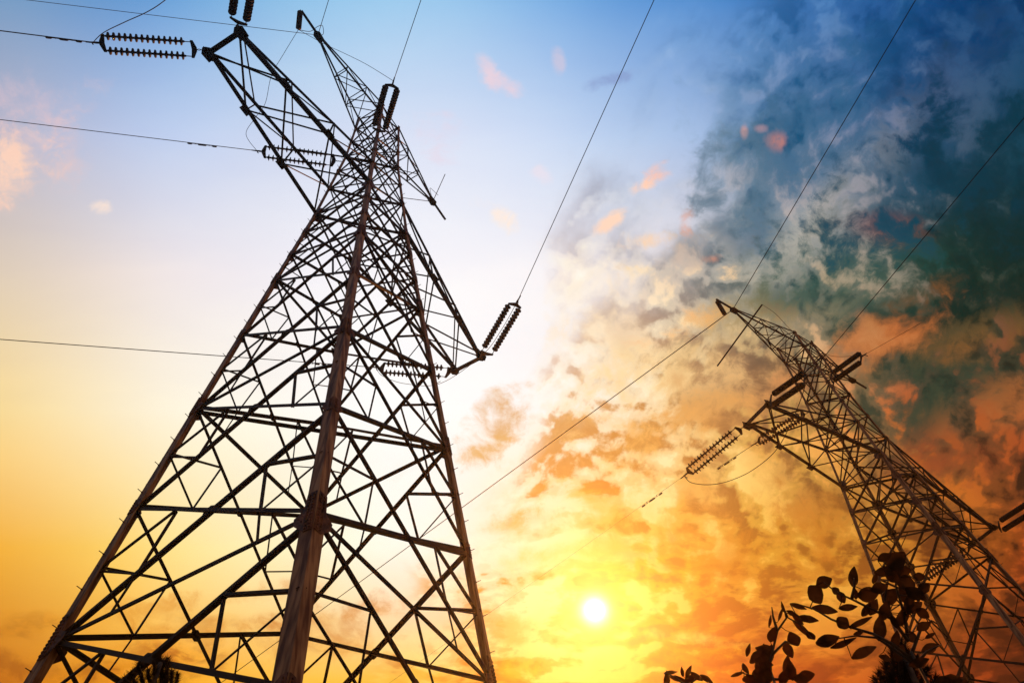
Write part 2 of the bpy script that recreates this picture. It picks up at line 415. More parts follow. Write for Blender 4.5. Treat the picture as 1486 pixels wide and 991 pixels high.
# ---------------------------------------------------------------- ground
T1 = (-3.5209877, 9.3596285, 0.0, -0.41085983)
T2 = (11.161, 20.026, -1.267, -0.881)
BASE = -EYE / S              # survey height of the ground under the viewpoint
def gz(x, y):
    d = ((x - T2[0] * S) ** 2 + (y - T2[1] * S) ** 2) ** .5
    t = max(0, min(1, (26 - d) / 14)); t = t * t * (3 - 2 * t)
    far = max(0, (x * x + y * y) ** .5 - 60)
    r1 = ((x - T1[0] * S) ** 2 + (y - T1[1] * S) ** 2) ** .5
    wob_ = .10 * math.sin(x * .31 + 1) * math.sin(y * .27) * min(1, max(0, r1 - 7) / 10) * (1 - t)
    return T2[2] * S * t + wob_ - min(6, far * .01)
bm = bmesh.new()
rad = [0, 2, 4, 6, 8, 10, 12, 14, 17, 20, 23, 26, 29, 32, 36, 40, 46, 54, 64, 80, 120, 200, 400, 900, 2000]
rings = []
for r_ in rad:
    rings.append([bm.verts.new((r_ * math.cos(a * math.pi / 36), r_ * math.sin(a * math.pi / 36),
                  gz(r_ * math.cos(a * math.pi / 36), r_ * math.sin(a * math.pi / 36)))) for a in range(72)] if r_ else
                 [bm.verts.new((0, 0, gz(0, 0)))])
for i in range(72): bm.faces.new((rings[0][0], rings[1][i], rings[1][(i + 1) % 72]))
for a, b in zip(rings[1:], rings[2:]):
    for i in range(72): bm.faces.new((a[i], b[i], b[(i + 1) % 72], a[(i + 1) % 72]))
g = obj('ground', bm, M_SOIL, smooth_=True); g['kind'] = 'structure'

# ---------------------------------------------------------------- haze
bm = bmesh.new()
box(bm, (0, 0, 12), (2200, 0, 0), (0, 2200, 0), (0, 0, 30))  # volume added so the sun spreads an orange flare over the near leg
hm = bpy.data.materials.new('sun glow haze'); hm.use_nodes = True
ht_ = hm.node_tree; ht_.nodes.clear()
ho = ht_.nodes.new('ShaderNodeOutputMaterial'); hv = ht_.nodes.new('ShaderNodeVolumePrincipled')
hv.inputs['Color'].default_value = (.95, .93, .90, 1); hv.inputs['Density'].default_value = .00042
hv.inputs['Anisotropy'].default_value = .91
ht_.links.new(hv.outputs[0], ho.inputs['Volume'])
hz = obj('haze', bm, hm); hz['kind'] = 'stuff'; hz['label'] = 'thin sun glow haze added for the orange flare near the sun'

# ---------------------------------------------------------------- lattice tower
A0, K = 2.6607, 0.0895667
ZW, ZT = 19.956, 27.6
def half(z):
    if z <= ZW: return A0 - K * z
    if z <= 24.2: return .873 + (z - ZW) / (24.2 - ZW) * (.585 - .873)
    return .585 + (z - 24.2) / (ZT - 24.2) * (.50 - .585)
def LP(u, v, z): return Vector((u * S, v * S, (z - BASE) * S))     # local point of the tower
def CP(su, sv, z): a = half(z); return LP(su * a, sv * a, z)
LEV = [BASE, 1.9, 4.45, 6.88, 9.212, 11.657, 14.06, 16.36, 17.6, 18.85, ZW, 21.7, 22.95, 24.2, 25.4, 26.6, ZT]
HORIZ = {1.9, 6.88, 11.657, 16.36, ZW, 21.7, 24.2, 26.6, ZT}
CORN = [(-1, -1), (1, -1), (1, 1), (-1, 1)]
FACES = [((-1, -1), (1, -1), (0, -1, 0)), ((1, -1), (1, 1), (1, 0, 0)), ((1, 1), (-1, 1), (0, 1, 0)), ((-1, 1), (-1, -1), (-1, 0, 0))]

def gusset(leg, su, sv, z, size, big):
    bm = bmesh.new()
    p = CP(su, sv, z); dn = (CP(su, sv, z - .3) - CP(su, sv, z + .3)).normalized()
    for fa, n in ((Vector((-su, 0, 0)), Vector((0, sv, 0))), (Vector((0, -sv, 0)), Vector((su, 0, 0)))):
        s = size
        v = -dn
        if big:
            poly = [(.02, 1.5 * s), (.62 * s, 1.5 * s), (.72 * s, .25 * s), (1.25 * s, -.05 * s), (1.2 * s, -.6 * s), (.55 * s, -1.35 * s), (.02, -1.35 * s)]
        else:
            poly = [(.01, .9 * s), (.5 * s, .85 * s), (1.1 * s, .2 * s), (1.05 * s, -.4 * s), (.5 * s, -.95 * s), (.01, -.95 * s)]
        plate(bm, p + n * .004, fa, v, n, poly, .013)
        ks = [-1.15, -.92, -.69, -.46, -.23, 0, .25, .5, .75, 1.0, 1.25] if big else [-.6, -.3, 0, .3, .6]
        for k in ks:
            for c in ((.2, .45) if big else (.25,)):
                bolt(bm, p + fa * c * s + v * k * s + n * .017, n, .024 if big else .014, .022)
        for k in ((.75, -.1), (.95, -.25), (.75, -.5)):
            bolt(bm, p + fa * k[0] * s + v * k[1] * s + n * .017, n, .014)
    return obj('gusset_plate', bm, M_PLATE, leg)

def bracing(tower, face, z0, z1, i):
    (a0, a1, n) = face
    n = Vector(n)
    P0, P1 = CP(*a0, z0), CP(*a1, z0)
    Q0, Q1 = CP(*a0, z1), CP(*a1, z1)
    n = (P1 - P0).cross(Q0 - P0).normalized() * (1 if (P1 - P0).cross(Q0 - P0).dot(n) > 0 else -1)
    bm = bmesh.new()
    lowp = z1 <= 16.4
    s = .084 if z0 < 9 else (.076 if z0 < 14 else (.066 if z0 < 19.9 else .050))
    t = .010
    ins = -.03                                  # bars are bolted behind the leg flange
    angle(bm, Q0, P1, s, t, n, ins, False)
    angle(bm, P0, Q1, s, t, n, ins - s * .25 - .012, True)
    if z1 in HORIZ: angle(bm, Q0, Q1, s * .9, t, n, ins - .02)
    if lowp and z0 > BASE - 1:
        q = .27; s2 = .041 if z0 < 11 else .035
        for (Pa, Pb, Qa, Qb) in ((P0, P1, Q0, Q1), (P1, P0, Q1, Q0)):
            M = Pa.lerp(Qa, .5); U = Qa.lerp(Pb, q); L_ = Pa.lerp(Qb, q)
            angle(bm, M, U, s2 * 1.35, .008, n, ins - .03)
            angle(bm, M, L_, s2 * .8, .006, n, ins - .045, True)
            angle(bm, U, L_, s2 * 1.1, .006, n, ins - .055)
            H = Pa.lerp(Pb, .22) if z0 in HORIZ else None
            if H is not None: angle(bm, L_, H, s2 * .8, .006, n, ins - .05)
    else:
        if z0 >= 16 and z0 < 19:
            angle(bm, P0.lerp(Q0, .5), Q0.lerp(P1, .25), .035, .006, n, ins - .03)
            angle(bm, P1.lerp(Q1, .5), Q1.lerp(P0, .25), .035, .006, n, ins - .03)
    # crossing plate
    X_ = Q0.lerp(P1, (Q0 - Q1).length * 0 + (Q0 - Q1).length / ((Q0 - Q1).length + (P0 - P1).length))
    u = (P1 - P0).normalized(); v = n.cross(u).normalized()
    g_ = s * 1.5
    plate(bm, X_ - n * (s * .25 + .04), u, v, n, [(-g_, -g_ * .5), (0, -g_), (g_, -g_ * .5), (g_, g_ * .5), (0, g_), (-g_, g_ * .5)], .008)
    for kx, ky in ((-.5, -.3), (.5, -.3), (.5, .3), (-.5, .3)): bolt(bm, X_ - n * (s * .25 + .04) + u * g_ * kx + v * g_ * ky + n * .01, n, .010, .012)
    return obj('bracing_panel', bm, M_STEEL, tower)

def arm(tower, sgn):
    """the long lower cross-arm on side sgn: two bottom and two top chords, square end"""
    la, wa, zt_ = 5.402, .4665, 19.956
    hb, ht, zr = half(ZW), half(21.7), 21.7
    bm = bmesh.new(); side = {}
    for su in (-1, 1):
        rb, rt = LP(su * hb, sgn * hb, ZW), LP(su * ht, sgn * ht, zr)
        tb, tt = LP(su * wa, sgn * la, zt_), LP(su * wa, sgn * (la - .12), zt_ + .13)
        side[su] = (rb, rt, tb, tt)
    down = Vector((0, 0, -1))
    def B(su, f): return side[su][2].lerp(side[su][0], f)
    def T(su, f): return side[su][3].lerp(side[su][1], f)
    fr = [0, 1 / 3, 2 / 3, 1]
    for i in range(3):
        a, b = fr[i], fr[i + 1]
        for su in (-1, 1):
            angle(bm, B(su, a), B(-su, b), .055, .007, down, -.03, su < 0)
            angle(bm, T(su, a), T(-su, b), .045, .006, -down, -.03, su > 0)
            o_ = Vector((su, 0, 0))
            if i: angle(bm, B(su, a), T(su, a), .045, .006, o_, -.02)
            if i: angle(bm, B(su, a), T(su, b), .045, .006, o_, -.035)
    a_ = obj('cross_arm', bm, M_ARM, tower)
    for su in (-1, 1):
        rb, rt, tb, tt = side[su]
        c = bmesh.new(); lsec(c, [rb, tb], [.13, .13], .013, (-su, 0, 0), (0, 0, 1)); obj('chord', c, M_ARM, a_)
        c = bmesh.new(); lsec(c, [rt, tt], [.085, .085], .010, (-su, 0, 0), (0, 0, -1)); obj('chord', c, M_ARM, a_)
        c = bmesh.new()
        y_ = Vector((0, sgn, 0))
        plate(c, tb + Vector((su * .02, 0, .04)), y_, Vector((0, 0, 1)), (su, 0, 0), [(.16, -.10), (.16, .10), (-.1, .2), (-.34, .14), (-.3, -.10)], .016)
        plate(c, tb + Vector((0, sgn * -.08, -.012)), (1, 0, 0), y_, (0, 0, -1), [(-.15, -.2), (.15, -.2), (.17, .12), (.06, .22), (-.06, .22), (-.17, .12)], .014)
        for kx, ky in ((-.08, -.1), (.08, -.1), (-.08, .05), (.08, .05)):
            bolt(c, tb + Vector((kx, sgn * -.08 + sgn * ky, -.026)), (0, 0, -1), .018, .016)
        obj('end_plate', c, M_ARM, a_)
        for f in (1 / 3, 2 / 3):
            c = bmesh.new()
            plate(c, B(su, f) + Vector((0, 0, -.012)), (1, 0, 0), y_, (0, 0, -1), [(-.1, -.17), (.1, -.17), (.1, .17), (-.1, .17)], .01)
            obj('splice_plate', c, M_ARM, a_)
    c = bmesh.new()
    angle(c, side[-1][2] + Vector((0, 0, .02)), side[1][2] + Vector((0, 0, .02)), .17, .014, (0, sgn, 0), .02)
    obj('end_beam', c, M_ARM, a_)
    return a_

def peak(tower, sgn):
    """the short earth-wire arm at the top, running to a point"""
    lp, zt_ = 3.358, 27.6
    ht, hb = half(ZT), half(26.6)
    tip = LP(0, sgn * lp, zt_)
    bm = bmesh.new(); side = {}
    for su in (-1, 1):
        side[su] = (LP(su * hb, sgn * hb, 26.6), LP(su * ht, sgn * ht, ZT))
    def B(su, f): return (tip + Vector((su * .05, 0, -.05))).lerp(side[su][0], f)
    def T(su, f): return (tip + Vector((su * .05, 0, .05))).lerp(side[su][1], f)
    for a, b in ((.45, .75), (.75, 1)):
        for su in (-1, 1):
            o_ = Vector((su, 0, 0))
            angle(bm, B(su, a), B(-su, b), .036, .005, (0, 0, -1), -.02, su < 0)
            angle(bm, T(su, a), B(su, b), .032, .005, o_, -.02)
            angle(bm, B(su, a), T(su, a), .032, .005, o_, -.03)
        angle(bm, B(-1, a), B(1, a), .036, .005, (0, 0, -1), -.035)
        angle(bm, T(-1, a), T(1, a), .032, .005, (0, 0, 1), -.02)
        angle(bm, T(-1, a), T(1, b), .032, .005, (0, 0, 1), -.03)
    a_ = obj('peak_arm', bm, M_ARM, tower)
    for su in (-1, 1):
        c = bmesh.new(); lsec(c, [side[su][0], B(su, 0)], [.065, .065], .009, (-su, 0, 0), (0, 0, 1)); obj('chord', c, M_ARM, a_)
        c = bmesh.new(); lsec(c, [side[su][1], T(su, 0)], [.06, .06], .009, (-su, 0, 0), (0, 0, -1)); obj('chord', c, M_ARM, a_)
    c = bmesh.new()
    box(c, tip + Vector((0, sgn * .42, .01)), (.045, 0, 0), (0, .68, 0), (0, 0, .035))
    plate(c, tip + Vector((0, 0, -.08)), (1, 0, 0), (0, sgn, 0), (0, 0, -1), [(-.13, -.3), (.13, -.3), (.16, .08), (.05, .2), (-.05, .2), (-.16, .08)], .016)
    obj('extension_bar', c, M_ARM, a_)
    return a_

GRP_T = 'lattice transmission towers of the double line'
t1 = thing('transmission_tower', 'tall dark steel lattice pylon filling the left half, with a brown rusty leg nearest',
           'transmission tower', (T1[0] * S, T1[1] * S, 0), T1[3], GRP_T)
for su, sv in CORN:
    bm = bmesh.new()
    zs = [BASE] + LEV[1:] 
    def fl(z): return .25 if z < 6.88 else (.20 if z < 11.6 else (.165 if z < 16.3 else (.14 if z < ZW else .10)))
    pts, sz = [], []
    for a, b in zip(zs, zs[1:]):
        for z in (a, b): pts.append(CP(su, sv, z)); sz.append(fl((a + b) / 2))
    # break into lengths so that each change of section shows
    for k in range(0, len(pts), 2):
        lsec(bm, pts[k:k + 2], sz[k:k + 2], .020, (-su, 0, 0), (0, -sv, 0))
    # step bolts up two opposite corners
    if su * sv > 0:
        z = .2; k = 0
        while z < 26.5:
            d = Vector((su, 0, 0)) if k % 2 else Vector((0, sv, 0))
            p = CP(su, sv, z) - (Vector((0, sv, 0)) if k % 2 else Vector((su, 0, 0))) * .06
            tube(bm, [p, p + d * .13], .008, 5); bolt(bm, p + d * .02, d, .017, .012)
            z += .31; k += 1
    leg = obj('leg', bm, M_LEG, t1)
    for z in LEV[2:]:
        big = z in (6.88, 11.657, 16.36, ZW) and z != ZW
        gusset(leg, su, sv, z, .31 if z == 6.88 else (.24 if big else (.30 if z == ZW else (.22 if z < 20 else .13))), big)
    bm = bmesh.new(); p = CP(su, sv, BASE)
    plate(bm, p + Vector((-su * .1, -sv * .1, .0)), (1, 0, 0), (0, 1, 0), (0, 0, 1), [(-.3, -.3), (.3, -.3), (.3, .3), (-.3, .3)], .03)
    obj('base_plate', bm, M_PLATE, leg)
for f in FACES:
    for i in range(len(LEV) - 1):
        bracing(t1, f, LEV[i], LEV[i + 1], i)
for z in (11.657, ZW, 21.7, 24.2):        # horizontal diaphragms
    bm = bmesh.new()
    angle(bm, CP(-1, -1, z), CP(1, 1, z), .07, .008, (0, 0, 1), -.08)
    angle(bm, CP(1, -1, z), CP(-1, 1, z), .07, .008, (0, 0, 1), -.16)
    obj('diaphragm', bm, M_STEEL, t1)
for sgn in (-1, 1): arm(t1, sgn); peak(t1, sgn)

t2 = copy_tree(t1)
t2.location = (T2[0] * S, T2[1] * S, T2[2] * S); t2.rotation_euler = (0, 0, T2[3])
t2['label'] = 'second lattice pylon leaning in from the right edge behind the leafy branches'

# ---------------------------------------------------------------- insulators, lines
def WP(T, u, v, z):
    X0, Y0, Z0, y = T
    return Vector(((X0 + u * math.cos(y) - v * math.sin(y)) * S, (Y0 + u * math.sin(y) + v * math.cos(y)) * S, (Z0 + z) * S + EYE))

def lathe(bm, prof, x0, axis_y, n=12):
    rings = []
    for x, r_ in prof:
        rings.append([Vector((x0 + x, axis_y + r_ * math.cos(k * 2 * math.pi / n), r_ * math.sin(k * 2 * math.pi / n))) for k in range(n)])
    loft(bm, rings)

LS = 2.42 * S                 # attachment point to conductor clamp
def make_string():
    t = thing('insulator_string', 'x', 'insulator')
    gap = .21; x0, x1 = .36, LS - .30
    nd = 14; xa = x0 + .22; pitch = (x1 - .06 - xa) / nd
    for sy in (-1, 1):
        bm = bmesh.new(); prof = [(x0, .014), (xa - .03, .014)]
        for i in range(nd):
            b = xa + i * pitch
            prof += [(b, .034), (b + pitch * .30, .040), (b + pitch * .36, .118), (b + pitch * .52, .122), (b + pitch * .62, .060), (b + pitch * .80, .034)]
        prof += [(x1 - .04, .02), (x1, .014)]
        lathe(bm, prof, 0, sy * gap)
        obj('insulator', bm, M_PORC, t, True)
    for xx, d in ((x0, -1), (x1, 1)):
        bm = bmesh.new()
        plate(bm, (xx, 0, -.01), (d, 0, 0), (0, 1, 0), (0, 0, 1), [(-.05, -gap - .05), (.03, -gap - .05), (.13, -.05), (.13, .05), (.03, gap + .05), (-.05, gap + .05), (-.02, 0)], .02)
        obj('yoke_plate', bm, M_ARM, t)
    bm = bmesh.new()
    for i in range(4):
        x = i * .066; r_ = .022
        a = (0, 1) if i % 2 else (1, 0)
        ring = [(x + .04 + .045 * math.cos(k * math.pi / 5), a[0] * r_ * math.sin(k * math.pi / 5), a[1] * r_ * math.sin(k * math.pi / 5)) for k in range(11)]
        tube(bm, ring, .008, 5)
    obj('shackle', bm, M_ARM, t)
    bm = bmesh.new()
    tube(bm, [(x1 + .12, 0, 0), (x1 + .2, 0, 0), (LS + .02, 0, 0), (LS + .2, 0, 0)], [.03, .034, .026, .018], 8)
    tube(bm, [(LS - .02, 0, 0), (LS - .02, 0, -.12), (LS - .06, 0, -.2)], .018, 6)
    obj('clamp', bm, M_ARM, t)
    return t
proto = make_string(); first = [True]
def place(P0, E, label, group, roll=0.0):
    o = proto if first[0] else copy_tree(proto)
    first[0] = False
    d = (E - P0).normalized(); y = Vector((0, 0, 1)).cross(d).normalized(); z = d.cross(y)
    y, z = y * math.cos(R(roll)) + z * math.sin(R(roll)), z * math.cos(R(roll)) - y * math.sin(R(roll))
    o.matrix_world = Matrix.Translation(P0) @ Matrix((d, y, z)).transposed().to_4x4()
    o['label'] = label; o['group'] = group
    return o
def string_end(P0, im, want=-8):
    d = ray(*im); r0 = P0 - EYEV; t = r0.dot(d); m = (r0 - t * d).length
    L = LS
    if m > L * .995: 
        e = EYEV + t * d; return P0 + (e - P0).normalized() * L
    best = None
    for s in (-1, 1):
        e = EYEV + (t + s * math.sqrt(L * L - m * m)) * d
        el_ = math.degrees(math.asin((e - P0).normalized().z))
        if best is None or abs(el_ - want) < best[0]: best = (abs(el_ - want), e)
    return best[1]

def wire_dir(E, im, el_, az_guess):
    """direction of given slope whose line passes the bearing im"""
    n = (E - EYEV).cross(ray(*im)).normalized(); best = None
    for k in range(-900, 901):
        az = R(az_guess + k * .1)
        d = Vector((math.cos(R(el_)) * math.sin(az), math.cos(R(el_)) * math.cos(az), math.sin(R(el_))))
        v = abs(n.dot(d)) + abs(k) * 1e-6
        if best is None or v < best[0]: best = (v, d)
    return best[1]

def damper(parent, p, d):
    bm = bmesh.new(); z = Vector((0, 0, -1))
    c = p + z * .07
    tube(bm, [p + z * .0, c], .016, 6)
    tube(bm, [c - d * .2, c + d * .2], .008, 5)
    for s in (-1, 1):
        a = c + d * s * .10; b = c + d * s * .27
        tube(bm, [a, a.lerp(b, .2), a.lerp(b, .8), b], [.02, .034, .036, .02], 8)
    return obj('vibration_damper', bm, M_WIRE, parent, True)

def line(E, d, length, label, group, damp=(), rad=.016, sag=1.0):
    o = thing('power_line', label, 'power line', E, 0, group)
    bm = bmesh.new(); pts = []
    n = 40
    for i in range(n + 1):
        s = length * (i / n) ** 1.3
        pts.append(d * s + Vector((0, 0, sag * .00012 * s * s)))
    tube(bm, pts, rad, 6); obj('conductor', bm, M_WIRE, o, True)
    for s in damp: damper(o, d * s, d)
    return o

def curve_wire(A, B, ims, label, group, name='jumper_wire', rad=.013, bulge=0.0):
    """a slack loop from A to B passing the surveyed bearings ims, its range changing evenly"""
    da, db = (A - EYEV).length, (B - EYEV).length
    k = [A]; m = len(ims)
    for i, im in enumerate(ims):
        f = (i + 1) / (m + 1)
        k.append(EYEV + ray(*im) * (da + (db - da) * f - bulge * math.sin(f * math.pi)))
    k.append(B)
    pts = []
    for i in range(len(k) - 1):
        p0 = k[max(i - 1, 0)]; p1 = k[i]; p2 = k[i + 1]; p3 = k[min(i + 2, len(k) - 1)]
        for j in range(8):
            t = j / 8
            pts.append(.5 * ((2 * p1) + (p2 - p0) * t + (2 * p0 - 5 * p1 + 4 * p2 - p3) * t * t + (3 * p1 - p0 - 3 * p2 + p3) * t ** 3))
    pts.append(k[-1])
    bm = bmesh.new(); tube(bm, pts, rad, 6)
    o = obj(name, bm, M_WIRE, None, True)
    return tag(o, label, 'wire', group)

GS, GL_, GJ = 'double insulator strings on the pylons', 'conductors strung from the pylons', 'jumper loops round the arm ends'
la, wa, lp = 5.402, .4665, 3.358
ends = {}
def do(key, T, uvz, im, lab, want=-8, roll=0.0):
    P0 = WP(T, *uvz); E = string_end(P0, im, want); ends[key] = (P0, E, (E - P0).normalized())
    place(P0, E, lab, GS, roll)
do('1Al', T1, (-wa, -la - .05, 19.93), (135, 62), 'double insulator string pulled left from the end of the upper left long arm')
do('1Am', T1, (-.62, -.62, 23.7), (372, 219), 'double insulator string left of the near pylon top, seen crossing the long arm', -5)
do('1Ar', T1, (-wa, la + .05, 19.93), (545, 533), 'double insulator string seen through the near pylon lattice by its lower right arm', -5)
do('1Bm', T1, (.60, -.60, 24.2), (571, 118), 'thick double insulator string rising from the top of the near pylon', -22)
do('1Br', T1, (wa, la + .05, 19.93), (752, 435), 'double insulator string rising right from the lower right arm tip of the near pylon', -8)
P0 = WP(T1, wa, -la - .05, 19.93); d = ends['1Br'][2]
d = (WP(T1, wa, -la, 20) - EYEV).cross(ray(358, 4)).cross(Vector((0, 0, 1)))
E = string_end(P0, (362, -62), -10); ends['1Bl'] = (P0, E, (E - P0).normalized())
place(P0, E, 'double insulator string cut off by the top edge above the upper left long arm', GS)
do('2Al', T2, (-wa, -la - .05, 19.93), (993, 690), 'double insulator string hanging down left from the far pylon arm tip, against orange cloud', -15)
do('2Am', T2, (-.62, -.62, 23.7), (1095, 644), 'double insulator string partly behind the bracing of the far pylon long arm', -10)
do('2Ar', T2, (-wa, la + .05, 19.93), (1336, 842), 'double insulator string behind the far pylon legs, close to the leafy branches', -15)
do('2Bl', T2, (wa, -la - .05, 19.93), (1173, 545), 'thick dark insulator string between the far pylon arm tip and its top', roll=85)
do('2Bm', T2, (.60, -.60, 24.2), (1254, 515), 'thick dark insulator string rising right from the side of the far pylon top', roll=85)
do('2Br', T2, (wa, la + .05, 19.93), (1500, 733), 'dark insulator string cut off by the right edge beside the far pylon', roll=85)

def ln(key, im, el_, az, length, lab, damp=(), rad=.016, start=None):
    E = ends[key][1] if start is None else start
    d = wire_dir(E, im, el_, az)
    return line(E, d, length, lab, GL_, damp, rad)
ln('1Al', (0, 45), -1, -104, 160, 'power line leaving the top left insulator string for the left edge', (.55, 1.0))
ln('1Am', (0, 174), -1, -104, 160, 'faint power line reaching the left edge at the pink cloud', (1.7, 2.2), .013)
ln('1Ar', (0, 493), -1, -104, 160, 'power line crossing the pale sky low at the left toward the near pylon leg', (1.7, 2.3), .016)
ln('1Bm', (611, 0), -1, 155, 90, 'power line rising from the top centre insulators to the top edge', (), .012)
ln('1Br', (950, 0), -1, 152, 90, 'power line from the right arm insulators up to the top edge, left of the clouds', (), .012)
ln('1Bl', (370, -300), -1, 152, 90, 'power line above the top edge beyond the cut off insulators', (), .012)
ln('2Al', (720, 882), -3, -50, 160, 'faint power line running down left from the far pylon insulators toward the sun', (1.4, 1.9), .005)
ln('2Am', (1046, 676), -3, -50, 2.1, 'short piece of line with dampers beside the far pylon arm', (1.3, 1.8), .012)
ln('2Bl', (1486, 172), -1, 160, 120, 'power line rising to the right edge across the dark green cloud', (), .013)
ln('2Bm', (1486, 385), -1, 160, 2.6, 'short end of line right of the far pylon top insulators', (), .008)
tip1 = WP(T1, 0, -lp, 27.58); tip1r = WP(T1, 0, lp, 27.58); tip2 = WP(T2, 0, -lp, 27.58)
GE = 'earth wires on the pylon peaks'
def ew(P, im, el_, az, length, lab, rad=.011):
    d = wire_dir(P, im, el_, az); o = line(P, d, length, lab, GE, (), rad); o['category'] = 'earth wire'; o.name = 'earth_wire'; return o
ew(tip1, (32, 0), -1, -104, 160, 'thin earth wire along the top left corner, from the near pylon peak arm')
ew(tip1, (477, 0), -1, 152, 60, 'short earth wire going straight up from the near pylon left peak', .013)
ew(tip1r, (590, 288), -1, -104, 1.6, 'stub of earth wire pointing left under the near pylon right peak', .016)
ew(tip1r, (641, 264), -1, 150, 1.5, 'stub of earth wire pointing up from the near pylon right peak', .016)
ew(tip2, (680, 730), -4, -50, 190, 'earth wire running from the far pylon peak down behind the near pylon legs', .022)
ew(tip2, (1330, 0), -1, 160, 120, 'earth wire climbing from the far pylon peak to the top edge', .018)

# jumper insulators hanging from the left peak extension bars
def jumper_insulator(T, im_bottom, lab):
    top = WP(T, 0, -lp - .88, 27.5)
    o = thing('jumper_insulator', lab, 'insulator', top, 0, 'insulators hanging from the peak arms')
    L = .98
    bot = EYEV + ray(*im_bottom) * (top - EYEV).length
    d = (bot - top).normalized(); d = (d + Vector((0, 0, -1.2))).normalized()
    q = Vector((1, 0, 0)).rotation_difference(d)
    bm = bmesh.new(); prof = [(0, .02), (.05, .03)]
    n = 12
    for i in range(n):
        b = .06 + i * (L - .12) / n; p_ = (L - .12) / n
        prof += [(b, .075), (b + p_ * .3, .115), (b + p_ * .6, .115), (b + p_ * .8, .075)]
    prof += [(L - .05, .04), (L, .02)]
    lathe(bm, prof, 0, 0, 12)
    bmesh.ops.rotate(bm, verts=bm.verts, cent=(0, 0, 0), matrix=q.to_matrix())
    obj('insulator_body', bm, M_PORC, o, True)
    bm = bmesh.new(); tube(bm, [Vector((0, 0, .1)), Vector((0, 0, 0)), d * .06], .02, 6); obj('hook', bm, M_ARM, o)
    return top + d * L
b1 = jumper_insulator(T1, (437, 56), 'brown ribbed insulator hanging from the tip of the near pylon left peak')
b2 = jumper_insulator(T2, (1072, 486), 'dark ribbed insulator hanging from the far pylon peak onto a slanting bar')
# the slanting bar of the far pylon, level, square to its arms
bd = WP(T2, 1, 0, 0) - WP(T2, 0, 0, 0); bd = bd.normalized()
E1 = EYEV + ray(1106, 442) * (b2 - EYEV).length
E2 = EYEV + ray(1041, 531) * (b2 - EYEV).length
def on_plane(px, P, z):
    r_ = ray(*px); return EYEV + r_ * ((z - EYE) / r_.z)
E1 = on_plane((1106, 442), b2, b2.z); E2 = on_plane((1041, 531), b2, b2.z)
bm = bmesh.new(); tube(bm, [E1, E2], .04, 8)
tag(obj('spacer_bar', bm, M_WIRE), 'straight slanting bar held below the far pylon peak', 'bar')
# jumpers
p = lambda k: ends[k][1]
curve_wire(p('1Al'), p('1Bl'), [(150, 48), (180, 33), (215, 17), (243, -2), (300, -50)], 'slack loop rising from the top left insulators to the top edge', GJ, bulge=.5)
curve_wire(p('1Am'), b1, [(357, 195), (370, 172), (385, 150), (394, 110), (412, 78)], 'thin curved wire between the long arm and the hanging brown insulator', GJ, rad=.010)
curve_wire(b1, p('1Bm'), [(470, 64), (500, 78), (532, 94)], 'thin straight looking wire from the left peak down to the top centre insulators', GJ, rad=.009)
curve_wire(p('1Ar'), p('1Br'), [(556, 546), (590, 557), (640, 556), (700, 515), (728, 478)], 'thin loop curving under the insulators of the right arm', GJ, rad=.010)
curve_wire(p('2Al'), p('2Bl'), [(1003, 700), (1030, 703), (1060, 697), (1095, 680), (1130, 648), (1158, 590)], 'thin loop sagging below the far pylon arm tip', GJ, rad=.014)
curve_wire(E1, p('2Bm'), [(1125, 455), (1145, 476), (1165, 492), (1205, 516)], 'thin wire curving from the slanting bar to the far pylon top', GJ, rad=.010)
curve_wire(b1, tip1, [(450, 46), (461, 39), (468, 38), (469, 50)], 'small looped bonding wire at the near pylon left peak', 'bonding loops', rad=.012)
curve_wire(tip1r + Vector((0, 0, .1)), tip1r + (ray(641, 264) * 0) + Vector((.3, -.3, -.05)), [(624, 274), (629, 277)], 'tiny looped bonding wire at the near pylon right peak', 'bonding loops', rad=.010)

# ---------------------------------------------------------------- vegetation
def leaf_mesh(bm, p, d, nrm, L, Wd, curl=.18, notch=0):
    """a pointed oval blade with a folded midrib, starting at p along d"""
    d = d.normalized(); b = nrm.cross(d).normalized(); n = d.cross(b)
    N_ = 7; th = .0006
    top = []
    for i in range(N_ + 1):
        t = i / N_
        w = Wd * .5 * (math.sin(math.pi * min(1, t * .92 + .04) ** .85)) * (1.0 + .06 * random.uniform(-1, 1))
        c = p + d * (L * t) + n * (-curl * L * t * t)
        top.append((c - b * w + n * w * .30, c, c + b * w + n * w * .30))
    rows = [[bm.verts.new(q) for q in r] for r in top]
    for a, c in zip(rows, rows[1:]):
        for i in range(2):
            bm.faces.new((a[i], a[i + 1], c[i + 1], c[i]))

def at(px, py, dist): return EYEV + ray(px, py) * dist

def view_leaf(bm, px, py, dist, L, W_, ang, turn=0.0):
    """a leaf centred at a bearing; ang is its lean from the horizontal"""
    r_ = ray(px, py)
    u = RIGHT * math.cos(R(ang)) + UP * math.sin(R(ang))
    sc = dist / FPX
    d = (u + FWD * random.uniform(-.35, .35)).normalized()
    nrm = (-r_ + UP * random.uniform(-.3, .3) + RIGHT * random.uniform(-.3, .3)).normalized()
    c = at(px, py, dist) - d * L * sc / 2
    leaf_mesh(bm, c, d, nrm, L * sc * random.uniform(.85, 1.0), W_ * sc * random.uniform(.78, 1.12), random.uniform(-.05, .4))
    return c

def trunk_to(px, py, dist, foot, r0, r1, n=10, bend=.05):
    top = at(px, py, dist); pts = []; rr = []
    base = Vector((foot[0], foot[1], gz(*foot) - .1))
    for i in range(n + 1):
        t = i / n
        q = base.lerp(top, t) + Vector((math.sin(t * 5) * bend * (1 - t) * t * 4, math.cos(t * 4) * bend * t * (1 - t) * 4, 0))
        pts.append(q); rr.append(r0 + (r1 - r0) * t)
    return pts, rr, base

